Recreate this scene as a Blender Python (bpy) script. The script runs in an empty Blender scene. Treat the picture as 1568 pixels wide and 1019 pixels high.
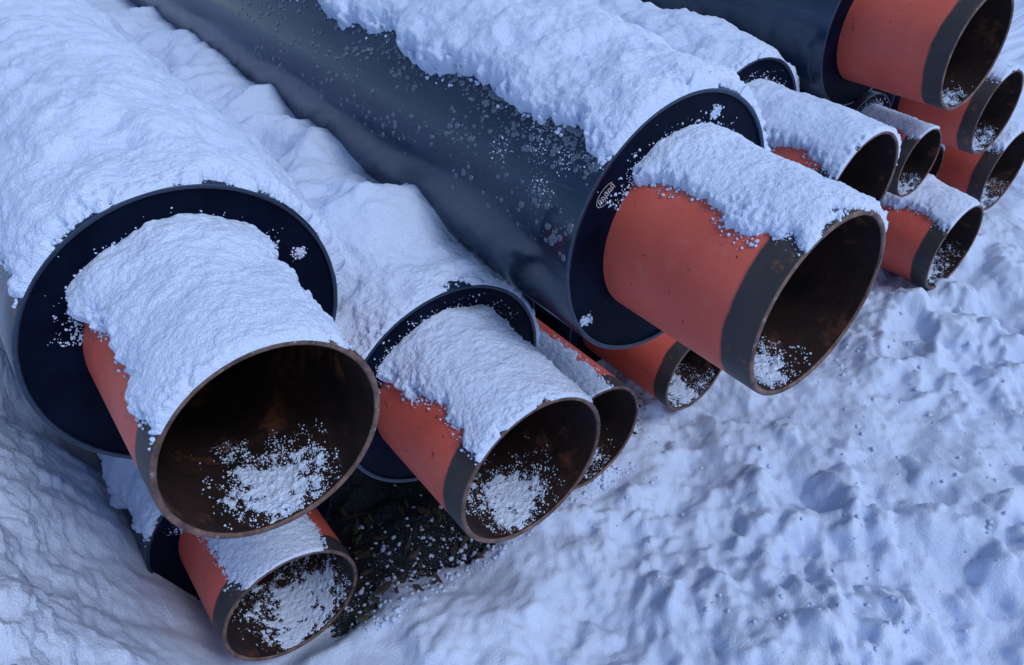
import bpy, math, numpy as np
from mathutils import Matrix, Vector
U=0.2
rng=np.random.default_rng(7)
# ---------------------------------------------------------------- noise
def _h(ix,iy,iz,seed):
    n=(ix.astype(np.int64)*374761393+iy.astype(np.int64)*668265263+iz.astype(np.int64)*2147483647+seed*974634777)&0xffffffff
    n=((n^(n>>13))*1274126177)&0xffffffff
    n=((n^(n>>16))*2246822519)&0xffffffff
    return ((n^(n>>15))&0xffffff)/float(0xffffff)
def vnoise(x,y,z,seed=0):
    ix=np.floor(x);iy=np.floor(y);iz=np.floor(z)
    fx=x-ix;fy=y-iy;fz=z-iz
    fx=fx*fx*fx*(fx*(fx*6-15)+10);fy=fy*fy*fy*(fy*(fy*6-15)+10);fz=fz*fz*fz*(fz*(fz*6-15)+10)
    r=0
    for a in (0,1):
        for b in (0,1):
            for c in (0,1):
                w=(fx if a else 1-fx)*(fy if b else 1-fy)*(fz if c else 1-fz)
                r=r+w*_h(ix+a,iy+b,iz+c,seed)
    return r*2-1
def fbm(x,y,z,seed=0,o=4,g=.5):
    r=0;a=1;t=0
    for i in range(o):
        # rotate the lattice every octave so no axis-aligned pattern shows
        r=r+a*vnoise(x+i*17.3,y-i*9.1,z+i*5.7,seed+i);t+=a;a*=g
        x,y,z=(x*.80-y*.60)*2.03,(x*.60+y*.80)*2.03,z*2.03+x*.3
    return r/t
def ss(e0,e1,x):
    t=np.clip((x-e0)/(e1-e0),0,1);return t*t*(3-2*t)
# ---------------------------------------------------------------- mesh utils
def grid_mesh(name,P,mat,smooth=True):
    n,m=P.shape[:2]
    idx=np.arange(n*m).reshape(n,m)
    f=np.stack([idx[:-1,:-1],idx[1:,:-1],idx[1:,1:],idx[:-1,1:]],-1).reshape(-1,4)
    return raw_mesh(name,P.reshape(-1,3),f,mat,smooth)
def raw_mesh(name,V,F,mat,smooth=True):
    me=bpy.data.meshes.new(name)
    k=F.shape[1]
    me.vertices.add(len(V));me.vertices.foreach_set('co',V.astype(np.float32).ravel())
    me.loops.add(F.size);me.loops.foreach_set('vertex_index',F.astype(np.int32).ravel())
    me.polygons.add(len(F));me.polygons.foreach_set('loop_start',np.arange(0,F.size,k,dtype=np.int32))
    try: me.polygons.foreach_set('loop_total',np.full(len(F),k,dtype=np.int32))
    except Exception: pass
    me.update(calc_edges=True)
    if smooth: me.polygons.foreach_set('use_smooth',np.ones(len(F),dtype=bool))
    me.validate()
    me.materials.append(mat)
    o=bpy.data.objects.new(name,me);bpy.context.collection.objects.link(o)
    return o
def revolve(name,prof,mat,seg=144,oval=0,seed=0):
    prof=np.array(prof,float)
    t=np.linspace(0,2*np.pi,seg+1)
    P=np.zeros((len(prof),seg+1,3))
    r=prof[:,0][:,None]*(1+oval*np.cos(2*t+seed)[None,:])
    P[...,0]=-r*np.sin(t);P[...,2]=r*np.cos(t);P[...,1]=prof[:,1][:,None]
    return grid_mesh(name,P*U,mat)
import bmesh
def ico(s):
    bm=bmesh.new();bmesh.ops.create_icosphere(bm,subdivisions=s,radius=1)
    V=np.array([v.co[:] for v in bm.verts]);F=np.array([[v.index for v in f.verts] for f in bm.faces]);bm.free();return V,F
IV,IF=ico(1);IV2,IF2=ico(2)
def crumbs(name,pts,rad,mat,parent,fine=False,flat=None,jit=.35):
    n=len(pts)
    if n==0: return
    V0,F0=(IV2,IF2) if fine else (IV,IF)
    s=rad[:,None,None]*(1+jit*(rng.random((n,len(V0),1))-.5)*2)
    V=V0[None]*s
    if flat is not None:
        d=(V*flat[:,None,:]).sum(-1,keepdims=True);V=V-d*flat[:,None,:]*.5
    V=(V+pts[:,None,:])*U
    F=(F0[None]+(np.arange(n)*len(V0))[:,None,None]).reshape(-1,3)
    o=raw_mesh(name,V.reshape(-1,3),F,mat,fine);o.parent=parent
    return o
# ---------------------------------------------------------------- materials
def newmat(name):
    m=bpy.data.materials.new(name);m.use_nodes=True
    nt=m.node_tree;b=nt.nodes['Principled BSDF'];return m,nt,b
def N(nt,t,**k):
    n=nt.nodes.new(t)
    for a,v in k.items(): setattr(n,a,v)
    return n
def noise(nt,vec,scale,detail=4,rough=.5):
    n=N(nt,'ShaderNodeTexNoise');n.inputs['Scale'].default_value=scale;n.inputs['Detail'].default_value=detail;n.inputs['Roughness'].default_value=rough
    nt.links.new(vec,n.inputs['Vector']);return n.outputs['Fac']
def ramp(nt,fac,stops):
    r=N(nt,'ShaderNodeValToRGB');e=r.color_ramp.elements
    while len(e)<len(stops): e.new(.5)
    for i,(p,c) in enumerate(stops): e[i].position=p;e[i].color=(*c,1) if len(c)==3 else c
    nt.links.new(fac,r.inputs[0]);return r.outputs['Color']
def mix(nt,fac,a,b,mode='MIX'):
    m=N(nt,'ShaderNodeMix',data_type='RGBA',blend_type=mode)
    for s,v in ((0,fac),(6,a),(7,b)):
        if hasattr(v,'links'): nt.links.new(v,m.inputs[s])
        else: m.inputs[s].default_value=v if not isinstance(v,tuple) or len(v)==4 else (*v,1)
    return m.outputs[2]
def math_(nt,op,a,b=0.,c=None):
    m=N(nt,'ShaderNodeMath',operation=op)
    for i,v in enumerate((a,b) if c is None else (a,b,c)):
        if hasattr(v,'links'): nt.links.new(v,m.inputs[i])
        else: m.inputs[i].default_value=v
    return m.outputs[0]
def bump(nt,h,b,strength,dist,prev=None):
    n=N(nt,'ShaderNodeBump');n.inputs['Strength'].default_value=strength;n.inputs['Distance'].default_value=dist
    nt.links.new(h,n.inputs['Height'])
    nt.links.new(n.outputs[0],b.inputs['Normal']);return n.outputs[0]
def coord(nt,rand=True):
    tc=N(nt,'ShaderNodeTexCoord');o=tc.outputs['Object']
    if not rand: return o,o
    oi=N(nt,'ShaderNodeObjectInfo')
    v=N(nt,'ShaderNodeVectorMath',operation='SCALE');v.inputs[0].default_value=(7,11,5);nt.links.new(oi.outputs['Random'],v.inputs['Scale'])
    a=N(nt,'ShaderNodeVectorMath',operation='ADD');nt.links.new(o,a.inputs[0]);nt.links.new(v.outputs[0],a.inputs[1])
    return o,a.outputs[0]
def snow_mat(name,c1=(.50,.63,.92),c2=(.70,.80,.99),soil=False):
    m=bpy.data.materials.new(name);m.use_nodes=True;nt=m.node_tree
    nt.nodes.remove(nt.nodes['Principled BSDF'])
    b=N(nt,'ShaderNodeBsdfDiffuse');b.inputs['Roughness'].default_value=0
    nt.links.new(b.outputs[0],nt.nodes['Material Output'].inputs['Surface'])
    o,v=coord(nt,False)
    fn=noise(nt,v,150,2,.7)
    col=mix(nt,fn,c1,c2)
    h=math_(nt,'ADD',fn,math_(nt,'MULTIPLY',noise(nt,v,480,0,.6),.5))
    bump(nt,h,b,.62,.007 if soil else .006)
    if soil:
        at=N(nt,'ShaderNodeAttribute',attribute_name='soil')
        f=math_(nt,'ADD',at.outputs['Fac'],math_(nt,'MULTIPLY',math_(nt,'SUBTRACT',noise(nt,v,38,4,.75),.5),1.9))
        f=ramp(nt,f,[(.50,(0,0,0)),(.62,(1,1,1))])
        sc=ramp(nt,fn,[(.35,(.008,.011,.016)),(.7,(.06,.075,.09))])
        col=mix(nt,f,col,sc)
    nt.links.new(col,b.inputs['Color'])
    return m
M_snow=snow_mat('snow');M_ground=snow_mat('ground_snow',soil=True)
def steel_mat():
    m,nt,b=newmat('primed_steel')
    o,v=coord(nt)
    sp=N(nt,'ShaderNodeSeparateXYZ');nt.links.new(o,sp.inputs[0]);y=sp.outputs['Y']
    red=mix(nt,noise(nt,v,6,4,.6),(.46,.072,.052),(.76,.150,.110))
    red=mix(nt,ramp(nt,noise(nt,v,30,5,.75),[(.30,(1,1,1)),(.37,(0,0,0))]),red,(.16,.04,.035))
    red=mix(nt,math_(nt,'MULTIPLY',ramp(nt,noise(nt,v,17,4,.7),[(.58,(0,0,0)),(.75,(1,1,1))]),.35),red,(.50,.24,.21))
    red=mix(nt,ramp(nt,noise(nt,v,75,2,.6),[(.25,(1,1,1)),(.29,(0,0,0))]),red,(.03,.02,.02))
    steel=mix(nt,noise(nt,v,14,5,.7),(.016,.017,.023),(.060,.054,.060))
    steel=mix(nt,ramp(nt,noise(nt,v,22,5,.7),[(.58,(0,0,0)),(.70,(1,1,1))]),steel,(.16,.07,.04))
    e=math_(nt,'ADD',y,math_(nt,'MULTIPLY',math_(nt,'SUBTRACT',noise(nt,v,9,4,.6),.5),.02))
    f=ramp(nt,e,[(.068,(0,0,0)),(.072,(1,1,1))])
    col=mix(nt,f,steel,red);nt.links.new(col,b.inputs['Base Color'])
    b.inputs['Roughness'].default_value=.5
    b.inputs['Specular IOR Level'].default_value=.35
    bump(nt,noise(nt,v,70,4,.7),b,.25,.003)
    return m
M_steel=steel_mat()
def simple(name,a,c,scale,rough,bs=.3,bd=.003,stops=(.35,.7),extra=None,spec=.4):
    m,nt,b=newmat(name);o,v=coord(nt)
    col=ramp(nt,noise(nt,v,scale,4,.65),[(stops[0],a),(stops[1],c)])
    if extra: col=mix(nt,ramp(nt,noise(nt,v,extra[1],4,.7),[(extra[2],(0,0,0)),(extra[2]+.1,(1,1,1))]),col,extra[0])
    nt.links.new(col,b.inputs['Base Color']);b.inputs['Roughness'].default_value=rough;b.inputs['Specular IOR Level'].default_value=spec
    bump(nt,noise(nt,v,scale*5,3,.6),b,bs,bd);return m
M_rim=simple('rusty_cut_edge',(.05,.03,.026),(.22,.13,.11),25,.55,.6,.004,extra=((.30,.28,.30),60,.6))
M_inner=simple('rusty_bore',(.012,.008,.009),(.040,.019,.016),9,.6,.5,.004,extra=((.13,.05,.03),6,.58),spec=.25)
M_face=simple('foam_end_face',(.0006,.0022,.009),(.0022,.006,.022),12,.45,.35,.003,extra=((.02,.035,.065),45,.70),spec=.06)
def casing_mat():
    m,nt,b=newmat('polyethylene_casing');o,v=coord(nt)
    mp=N(nt,'ShaderNodeMapping');mp.inputs['Scale'].default_value=(1,.1,1);nt.links.new(v,mp.inputs['Vector'])
    c=ramp(nt,noise(nt,mp.outputs[0],14,4,.65),[(.3,(.005,.015,.038)),(.75,(.012,.028,.062))])
    fr=ramp(nt,noise(nt,v,22,5,.75),[(.60,(0,0,0)),(.82,(1,1,1))])
    c=mix(nt,math_(nt,'MULTIPLY',fr,.10),c,(.12,.17,.26))
    sc=ramp(nt,noise(nt,mp.outputs[0],90,2,.5),[(.66,(0,0,0)),(.70,(1,1,1))])
    c=mix(nt,math_(nt,'MULTIPLY',sc,.14),c,(.12,.16,.22));nt.links.new(c,b.inputs['Base Color'])
    r=ramp(nt,noise(nt,v,9,4,.7),[(.3,(.15,.15,.15)),(.7,(.29,.29,.29))]);nt.links.new(r,b.inputs['Roughness'])
    b.inputs['Specular IOR Level'].default_value=.75
    b.inputs['Specular Tint'].default_value=(.78,.88,1,1)
    bump(nt,noise(nt,mp.outputs[0],10,3),b,.25,.008);return m
M_case=casing_mat()
m,nt,b=newmat('water_drop');b.inputs['Base Color'].default_value=(.05,.08,.14,1);b.inputs['Roughness'].default_value=.04;b.inputs['Specular IOR Level'].default_value=1.0;b.inputs['IOR'].default_value=1.6;M_water=m
m,nt,b=newmat('label_ink');b.inputs['Base Color'].default_value=(.42,.36,.40,1);b.inputs['Roughness'].default_value=.6;M_ink=m
M_leaf=simple('dead_leaf',(.03,.03,.025),(.10,.09,.06),30,.6)

# ---------------------------------------------------------------- snow shells
def shell(name,parent,r,dfun,th,ys,T,seed,inside=False,edge=.22,amp=.40,fine=.030,power=.5,ncr=1300,warp=1.,med_a=.55,cr=.018):
    TH,Y=np.meshgrid(np.radians(th),ys,indexing='ij')
    sgn=-1 if inside else 1
    X=-r*np.sin(TH);Z=r*np.cos(TH)
    d=dfun(np.degrees(TH),Y)
    s=seed*13.7
    d=d+warp*(.26*fbm(X*1.6+s,Y*1.6,Z*1.6,seed,3)+.15*fbm(X*5+s,Y*5,Z*5,seed+9,3)+.08*fbm(X*16,Y*16+s,Z*16,seed+5,2))
    q=np.clip(d/edge,0,1)
    base=np.power(1-(1-q)**2,power)
    big=fbm(X*.9+s,Y*.9,Z*.9+3,seed+20,3);med=fbm(X*2.6+s,Y*2.6,Z*2.6,seed+30,4);sm=fbm(X*18+s,Y*18,Z*18,seed+40,3,.7)
    near_edge=1+2.2*(1-q)
    Tv=T(np.degrees(TH),Y) if callable(T) else T
    t=Tv*base*(1+amp*big*1.2)+base*med_a*.14*med*(0 if inside else 1)*np.minimum(1,Tv*5)+fine*.55*sm*base*near_edge
    t=np.where(d>0,np.maximum(t,.006),-.03)
    rr=r+sgn*t
    lat=.03*med
    P=np.stack([-rr*np.sin(TH+lat*.3),Y+lat*base*(.5 if not inside else .2),rr*np.cos(TH+lat*.3)],-1)
    o=grid_mesh(name,P*U,M_snow);o.parent=parent
    mask=np.argwhere((d>-.14)&(d<.05))
    if len(mask):
        k=min(len(mask),ncr)
        sel=mask[rng.choice(len(mask),k,replace=False)]
        tt=TH[sel[:,0],sel[:,1]]+rng.normal(0,.015,k);yy=Y[sel[:,0],sel[:,1]]+rng.normal(0,.02,k)
        dd=d[sel[:,0],sel[:,1]]
        keep=(rng.random(k)<np.clip(1+dd/.14,0,1)**1.5)&(yy>ys[0]+.01)
        tt,yy=tt[keep],yy[keep];k=len(tt)
        rad=.004+cr*rng.random(k)**3
        rr=r+sgn*rad*.5
        crumbs(name+'_crumbs',np.stack([-rr*np.sin(tt),yy,rr*np.cos(tt)],-1),rad,M_snow,parent)
    return o
def pipe(pos,R,s,rc,seed,steel_snow=None,case_snow=None,inner=None,detail=1.,length=62,camp=.4):
    e=bpy.data.objects.new('insulated_pipe',None);bpy.context.collection.objects.link(e)
    e.location=Vector(pos)*U;e.scale=(R,R,R);e.empty_display_size=.1
    seg=160 if detail>=1 else 96
    ov=.006
    for a in (revolve('steel_pipe',[(1,s+.3),(1,s*.5),(1,.03),(.994,.012)],M_steel,seg,ov,seed),
      revolve('cut_rim',[(.994,.012),(.982,0),(.955,-.001),(.943,.004),(.938,.02)],M_rim,seg,ov,seed),
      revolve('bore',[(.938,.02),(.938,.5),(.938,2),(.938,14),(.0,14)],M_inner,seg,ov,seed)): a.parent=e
    w=.055
    revolve('casing',[(rc-w,s+.06),(rc-w,s+.012),(rc-w+.01,s),(rc-.012,s),(rc,s+.014),(rc,s+.5),(rc,s+3),(rc,s+10),(rc,length),(0,length)],M_case,seg,.003,seed).parent=e
    revolve('foam_face',[(.98,s+.045),(1.1,s+.03),(rc-.2,s+.03),(rc-w+.001,s+.035)],M_face,seg,.0,seed).parent=e
    if steel_snow:
        t0,t1,T0,T1=steel_snow
        n=int(150*detail)
        th=np.linspace(t0-14,t1+16,n);ys=np.concatenate([[0.0],np.linspace(.012,s+.06,n)])
        def T(th_,y,T0=T0,T1=T1,s=s): return T0+(T1-T0)*np.clip(y/s,0,1)**.9
        def df(th_,y,t0=t0,t1=t1):
            aa=np.minimum(th_-t0,t1-th_)*math.pi/180
            sh=.08*np.sin(y*2+seed)+.16*np.clip(y/s-.4,0,1)
            return np.where(y<.005,-9,np.minimum(aa+sh,.05+y*.9))
        shell('snow_on_steel',e,1.0,df,th,ys,T,seed,warp=.8,edge=.17)
        k=800;tt=np.radians(rng.uniform(t0-15,t1+24,k));rr=1.0+np.abs(rng.normal(0,.15,k))*(.6+.4*rng.random(k));kk=rr<rc-.07
        tt,rr=tt[kk],rr[kk]
        crumbs('face_spatter',np.stack([-rr*np.sin(tt),np.full(len(tt),s+.025),rr*np.cos(tt)],-1),.004+.014*rng.random(len(tt))**3,M_snow,e)
    if case_snow:
        t0,t1,Tf,Tc=case_snow[:4];L=16
        n=int(210*detail)
        th=np.linspace(t0-14,t1+14,n)
        ys=np.concatenate([[s+.0],s+.012+ (np.linspace(0,1,int(330*detail))**1.7)*L])
        def df2(th_,y,t0=t0,t1=t1):
            aa=np.minimum(th_-t0,t1-th_)*math.pi/180*rc
            return np.where(y<s+.006,-9,np.minimum(aa,.05+(y-s)*.9))
        def T2(th_,y): return Tf+(Tc-Tf)*np.clip((y-s)/1.6,0,1)
        shell('snow_on_casing',e,rc,df2,th,ys,T2,seed+3,edge=.24,amp=camp,med_a=.9,ncr=1500,cr=.026)
    if inner:
        c,w2,y0,y1=inner
        n=int(140*detail)
        th=np.linspace(c-w2-14,c+w2+14,n);ys=np.linspace(.03,y1+.3,n)
        def df3(th_,y):
            q=1-np.sqrt(((th_-c)/w2)**2+((y-(y0+y1)/2)/((y1-y0)/2))**2)
            return q*.20-.055+.20*fbm(th_*.22,y*11,y*0+seed,seed+50,5,.65)
        shell('snow_in_bore',e,.938,df3,th,ys,.016,seed+7,inside=True,edge=.12,fine=.035,ncr=4200,warp=.6,cr=.009)
    return e
# near pipes                 side  along  height
A=pipe((.863,4.63,-4.60),1,1.92,1.55,1,(-47,46,.07,.24),(-88,50,.10,.26),(182,32,.0,.95),1.35)
B=pipe((3.30,4.26,-6.50),1,1.75,1.46,2,(-48,44,.06,.17),(-88,64,.07,.46),(178,36,.0,.95),1.2,camp=.8)
C=pipe((5.60,2.73,-4.45),1,1.88,1.55,3,(-75,33,.07,.17),(-95,37,.12,.28),(168,25,.0,.7),1.35)
D=pipe((13.70,5.27,-4.64),1,1.90,1.50,4,(-70,18,.06,.12),(-80,30,.1,.2),(175,26,0,.7),.8)
E=pipe((.70,6.52,-9.50),1,1.7,1.45,5,(-46,32,.02,.12),(-60,60,.1,.2),(186,50,0,1.3),.9)
F=pipe((5.60,5.69,-8.83),1,3.2,1.42,6,(-20,14,.015,.04),None,(185,40,0,1.1),.8)
G=pipe((8.59,6.1,-9.45),.85,2.6,1.42,7,None,None,(180,46,0,1.2),.6)
H=pipe((10.75,5.13,-6.12),1,2.35,1.52,8,(-75,48,.07,.18),(-80,60,.10,.25),(175,30,0,1),.8)
I=pipe((14.1,5.75,-7.0),.7,1.8,1.42,9,(-30,30,.04,.1),None,(175,36,0,1),.6)
J=pipe((15.4,5.0,-9.15),1.0,1.8,1.42,10,(-60,46,.07,.25),(-60,60,.15,.25),(178,55,0,1.2),.7)
L=pipe((16.9,5.7,-6.80),.9,1.8,1.45,11,(-60,30,.06,.2),(-60,60,.15,.25),(178,40,0,1),.6)
K=pipe((16.7,6.6,-8.5),.7,2.0,1.3,12,(-60,50,.08,.3),None,None,.6)
Mp=pipe((18.8,5.7,-8.8),1,1.8,1.45,13,(-60,40,.08,.25),(-60,60,.15,.25),(178,40,0,1),.6)
# water drops on the big bare casing
n=3000
th=np.radians(36+ (rng.random(n)**2.0)*45);yy=1.95+rng.random(n)**1.3*9
cl=fbm(th*6,yy*1.5,yy*0,77,3);k=(cl>.02)|(rng.random(n)<.10);th,yy=th[k],yy[k]
rad=.006+.036*rng.random(len(th))**3.2
nr=np.stack([-np.sin(th),0*th,np.cos(th)],-1);pts=nr*1.551;pts[:,1]=yy
crumbs('water_drops',pts,rad,M_water,C,True,nr,.06)
k=380;cx_=[(46,2.35),(50,2.75),(41,2.9),(55,3.3),(60,2.5)]
ci=rng.integers(0,5,k);tt=np.radians(np.array([cx_[i][0] for i in ci])+rng.normal(0,2.8,k));yy=np.array([cx_[i][1] for i in ci])+rng.normal(0,.10,k)
crumbs('ice_specks',np.stack([-1.552*np.sin(tt),yy,1.552*np.cos(tt)],-1),.003+.009*rng.random(k)**3,M_snow,C)
for P_,t0,r0,s in ((C,-23,1.30,1.88),(A,-72,1.28,1.92),(A,158,1.38,1.92),(C,118,1.42,1.88),(A,175,1.42,1.92)):
    k=150;x=-r0*math.sin(math.radians(t0))+rng.normal(0,.04,k);z=r0*math.cos(math.radians(t0))+rng.normal(0,.035,k)
    kk=np.hypot(x,z)<1.49
    crumbs('frost_clump',np.stack([x,np.full(k,s+.022),z],-1)[kk],(.004+.016*rng.random(k)**3)[kk],M_snow,P_)
V=[];F=[]
def stroke(pts,w=.008):
    for (x0,z0),(x1,z1) in zip(pts[:-1],pts[1:]):
        dx,dz=x1-x0,z1-z0;l=math.hypot(dx,dz)+1e-6;nx,nz=-dz/l*w/2,dx/l*w/2;b0=len(V)
        V.extend([(x0+nx,0,z0+nz),(x1+nx,0,z1+nz),(x1-nx,0,z1-nz),(x0-nx,0,z0-nz)]);F.append((b0,b0+1,b0+2,b0+3))
stroke([(math.cos(t)*.15,math.sin(t)*.085) for t in np.linspace(.6,4.3,18)])
for i,x in enumerate((-.10,-.05,0,.05,.10)):
    stroke([(x-.018,-.035),(x-.012,.035),(x+.012,.02 if i%2 else .04),(x+.016,-.035),(x-.01,-.005)],.010)
V=np.array(V);ang=math.radians(38);c_,s_=math.cos(ang),math.sin(ang)
R=np.stack([V[:,0]*c_-V[:,2]*s_-1.02,V[:,1]+1.88+.024,V[:,0]*s_+V[:,2]*c_+.80],-1)
raw_mesh('stamped_label',R*U,np.array(F),M_ink,False).parent=C

# ---------------------------------------------------------------- ground
def axis(lo,hi,step,far):
    core=np.arange(lo,hi+step,step);g=[];d=step*2;x=core[-1]
    while x<far: x+=d;g.append(x);d*=1.25
    l=[];d=step*2;x=core[0]
    while x>-far: x-=d;l.append(x);d*=1.25
    return np.concatenate([l[::-1],core,g])
sx=axis(-4,22,.045,9000);sy=axis(-2,13,.045,9000)
sx=np.unique(np.concatenate([sx,np.arange(-2.6,.2,.0167)]))
X,Y=np.meshgrid(sx,sy,indexing='ij')
Z0=X*0
wx=X+.7*fbm(X*.5,Y*.5,Z0,90,3);wy=Y+.7*fbm(X*.5+7,Y*.5,Z0,91,3)
h=-10.35+.45*fbm(X*.22,Y*.22,Z0,101,3)+.50*fbm(wx*.5,wy*.5,Z0,102,3)
pat=ss(-.15,.45,fbm(X*.3+3,Y*.3,Z0,120,2))
h+=(.10+.34*pat)*fbm(wx*1.2,wy*1.2,Z0,103,4,.55)+.05*fbm(X*3.2,Y*3.2,Z0,104,3)*(.5+pat)+.034*fbm(X*8,Y*8,Z0,105,4,.7)
for i in range(13):
    px,py=rng.uniform(7,15),rng.uniform(-1,5);an=rng.uniform(-.6,.9);dp=rng.uniform(.08,.2)
    dx=(X-px)*math.cos(an)+(Y-py)*math.sin(an);dy=-(X-px)*math.sin(an)+(Y-py)*math.cos(an)
    q=np.sqrt((dx/.66)**2+(dy/.34)**2)+.7*fbm(X*1.6,Y*1.6,Z0,130+i,4)
    h-=dp*ss(1.4,.4,q);h+=dp*.4*np.exp(-((q-1.5)/.3)**2)
for i in range(260):
    px,py=rng.uniform(5,18),rng.uniform(-2,6);R=.06+.40*rng.random()**2.4;H=R*rng.uniform(.3,.65)
    if i%3==0: px,py=rng.uniform(6,10.5),rng.uniform(0,3.8)
    m_=(np.abs(X-px)<R*1.8)&(np.abs(Y-py)<R*1.8)
    dx=(X[m_]-px);dy=(Y[m_]-py);rr=np.sqrt(dx*dx+dy*dy)/R
    rr=rr*(1+.18*np.sin(3*np.arctan2(dy,dx)+i)+.1*np.sin(5*np.arctan2(dy,dx)+2*i))+.35*fbm(X[m_]*4,Y[m_]*4,Z0[m_]+i,150,3)
    h[m_]+=np.where(rr<1,H*(1-np.clip(rr,0,1)**2)**.8,0)
soil=ss(5.9,6.7,Y+.6*fbm(X*.9,Y*.9,Z0,108,3))*ss(.6,1.4,X)*ss(9,7,X)*ss(30,20,Y)
h-=soil*.2
# keep the ground below the bore of the lowest pipe
kE=ss(1.5,.95,np.abs(X-.75))*ss(6.0,6.6,Y)
h=np.where(kE>0,h*(1-kE)+np.minimum(h,-10.62)*kE,h)
# left drift
edge=-.28+.30*fbm(Y*.8,Y*0,Y*0,106,3)
mo=ss(0,2.3,-(X-edge))**.75*ss(.5,4.6,Y)*ss(-40,-12,X)
h+=mo*(3.75+.10*np.clip(Y-6,0,8)+.7*fbm(X*.8,Y*.8,Z0,107,4)+.3*fbm(X*2.5,Y*2.5,Z0,109,4))
h+=ss(60,400,np.hypot(X,Y))*.5
dn=mo*ss(0,.5,mo)
PX=X+dn*(.30*fbm(X*1.6,Y*1.6,h*1.6,140,4)+.10*fbm(X*7,Y*7,h*7,141,3,.6))
PY=Y+dn*(.20*fbm(X*1.6,Y*1.6,h*1.6,142,3))
h+=dn*.10*fbm(X*6,Y*6,h*6,143,3,.6)
g=grid_mesh('snow_ground',np.stack([PX,PY,h],-1)*U,M_ground)
at=g.data.attributes.new('soil','FLOAT','POINT');at.data.foreach_set('value',soil.astype(np.float32).ravel())
def hat(x,y):
    i=np.clip(np.searchsorted(sx,x),0,len(sx)-1);j=np.clip(np.searchsorted(sy,y),0,len(sy)-1);return h[i,j]
k=2400;x=rng.uniform(1.3,6.8,k);y=5.8+np.abs(rng.normal(0,.9,k))
crumbs('snow_crumbs',np.stack([x,y,hat(x,y)+.005],-1),.005+.045*rng.random(k)**5,M_snow,g,jit=.5)
k=1600;x=rng.uniform(5,14,k);y=rng.uniform(-1,5.5,k)
crumbs('loose_snow',np.stack([x,y,hat(x,y)+.003],-1),.005+.04*rng.random(k)**7,M_snow,g,jit=.5)
k=110;Vl=[];Fl=[]
for i in range(k):
    x0,y0=rng.uniform(1.5,5),rng.uniform(6.0,8.5);z0=float(hat(np.array([x0]),np.array([y0]))[0])+.03;an=rng.uniform(0,6.28);Lh=rng.uniform(.05,.18);Wd=Lh*rng.uniform(.2,.5)
    b0=len(Vl);ca,sa=math.cos(an),math.sin(an)
    for u_,v_,zz in ((-1,0,.02),(-.3,.9,.04),(.5,.7,.0),(1,0,.05),(.4,-.8,.03),(-.4,-.8,.0)):
        Vl.append((x0+u_*Lh*ca-v_*Wd*sa,y0+u_*Lh*sa+v_*Wd*ca,z0+zz))
    Fl+= [(b0,b0+1,b0+2,b0+3),(b0,b0+3,b0+4,b0+5)]
raw_mesh('dead_leaves',np.array(Vl)*U,np.array(Fl),M_leaf,False).parent=g

# ---------------------------------------------------------------- camera
cam=bpy.data.cameras.new('camera');co=bpy.data.objects.new('camera',cam);bpy.context.collection.objects.link(co)
a=Vector((-.6123,-.4857,.6238)).normalized()
rt=Vector((math.cos(math.radians(-3)),math.sin(math.radians(-3)),0))
up=a.cross(rt).normalized();up=-up if up.y>0 else up
sd=a.cross(up).normalized()
w=lambda v:Vector((v.dot(sd),v.dot(a),v.dot(up)))
xr=w(Vector((1,0,0)));yu=w(Vector((0,-1,0)));zb=w(Vector((0,0,-1)))
co.matrix_world=Matrix(((xr.x,yu.x,zb.x,0),(xr.y,yu.y,zb.y,0),(xr.z,yu.z,zb.z,0),(0,0,0,1)))
cam.sensor_width=36;cam.lens=1140/1568*36;cam.clip_start=.02;cam.clip_end=5000
bpy.context.scene.camera=co
# ---------------------------------------------------------------- light
wd=bpy.data.worlds.new('World');bpy.context.scene.world=wd;wd.use_nodes=True
nt=wd.node_tree;bg=nt.nodes['Background'];sk=nt.nodes.new('ShaderNodeTexSky');sk.sky_type='NISHITA';sk.sun_disc=False
d=Vector((.22,-.55,.78)).normalized()
sk.sun_elevation=math.asin(d.z);sk.sun_rotation=math.atan2(d.x,d.y)
nt.links.new(sk.outputs[0],bg.inputs[0]);bg.inputs[1].default_value=.15
sl=bpy.data.lights.new('sun','SUN');sl.energy=1.25;sl.angle=math.radians(18);sl.color=(.86,.93,1)
so=bpy.data.objects.new('sun',sl);bpy.context.collection.objects.link(so);so.rotation_euler=d.to_track_quat('Z','Y').to_euler()
vs=bpy.context.scene.view_settings;vs.view_transform='Standard';vs.look='None';vs.exposure=0
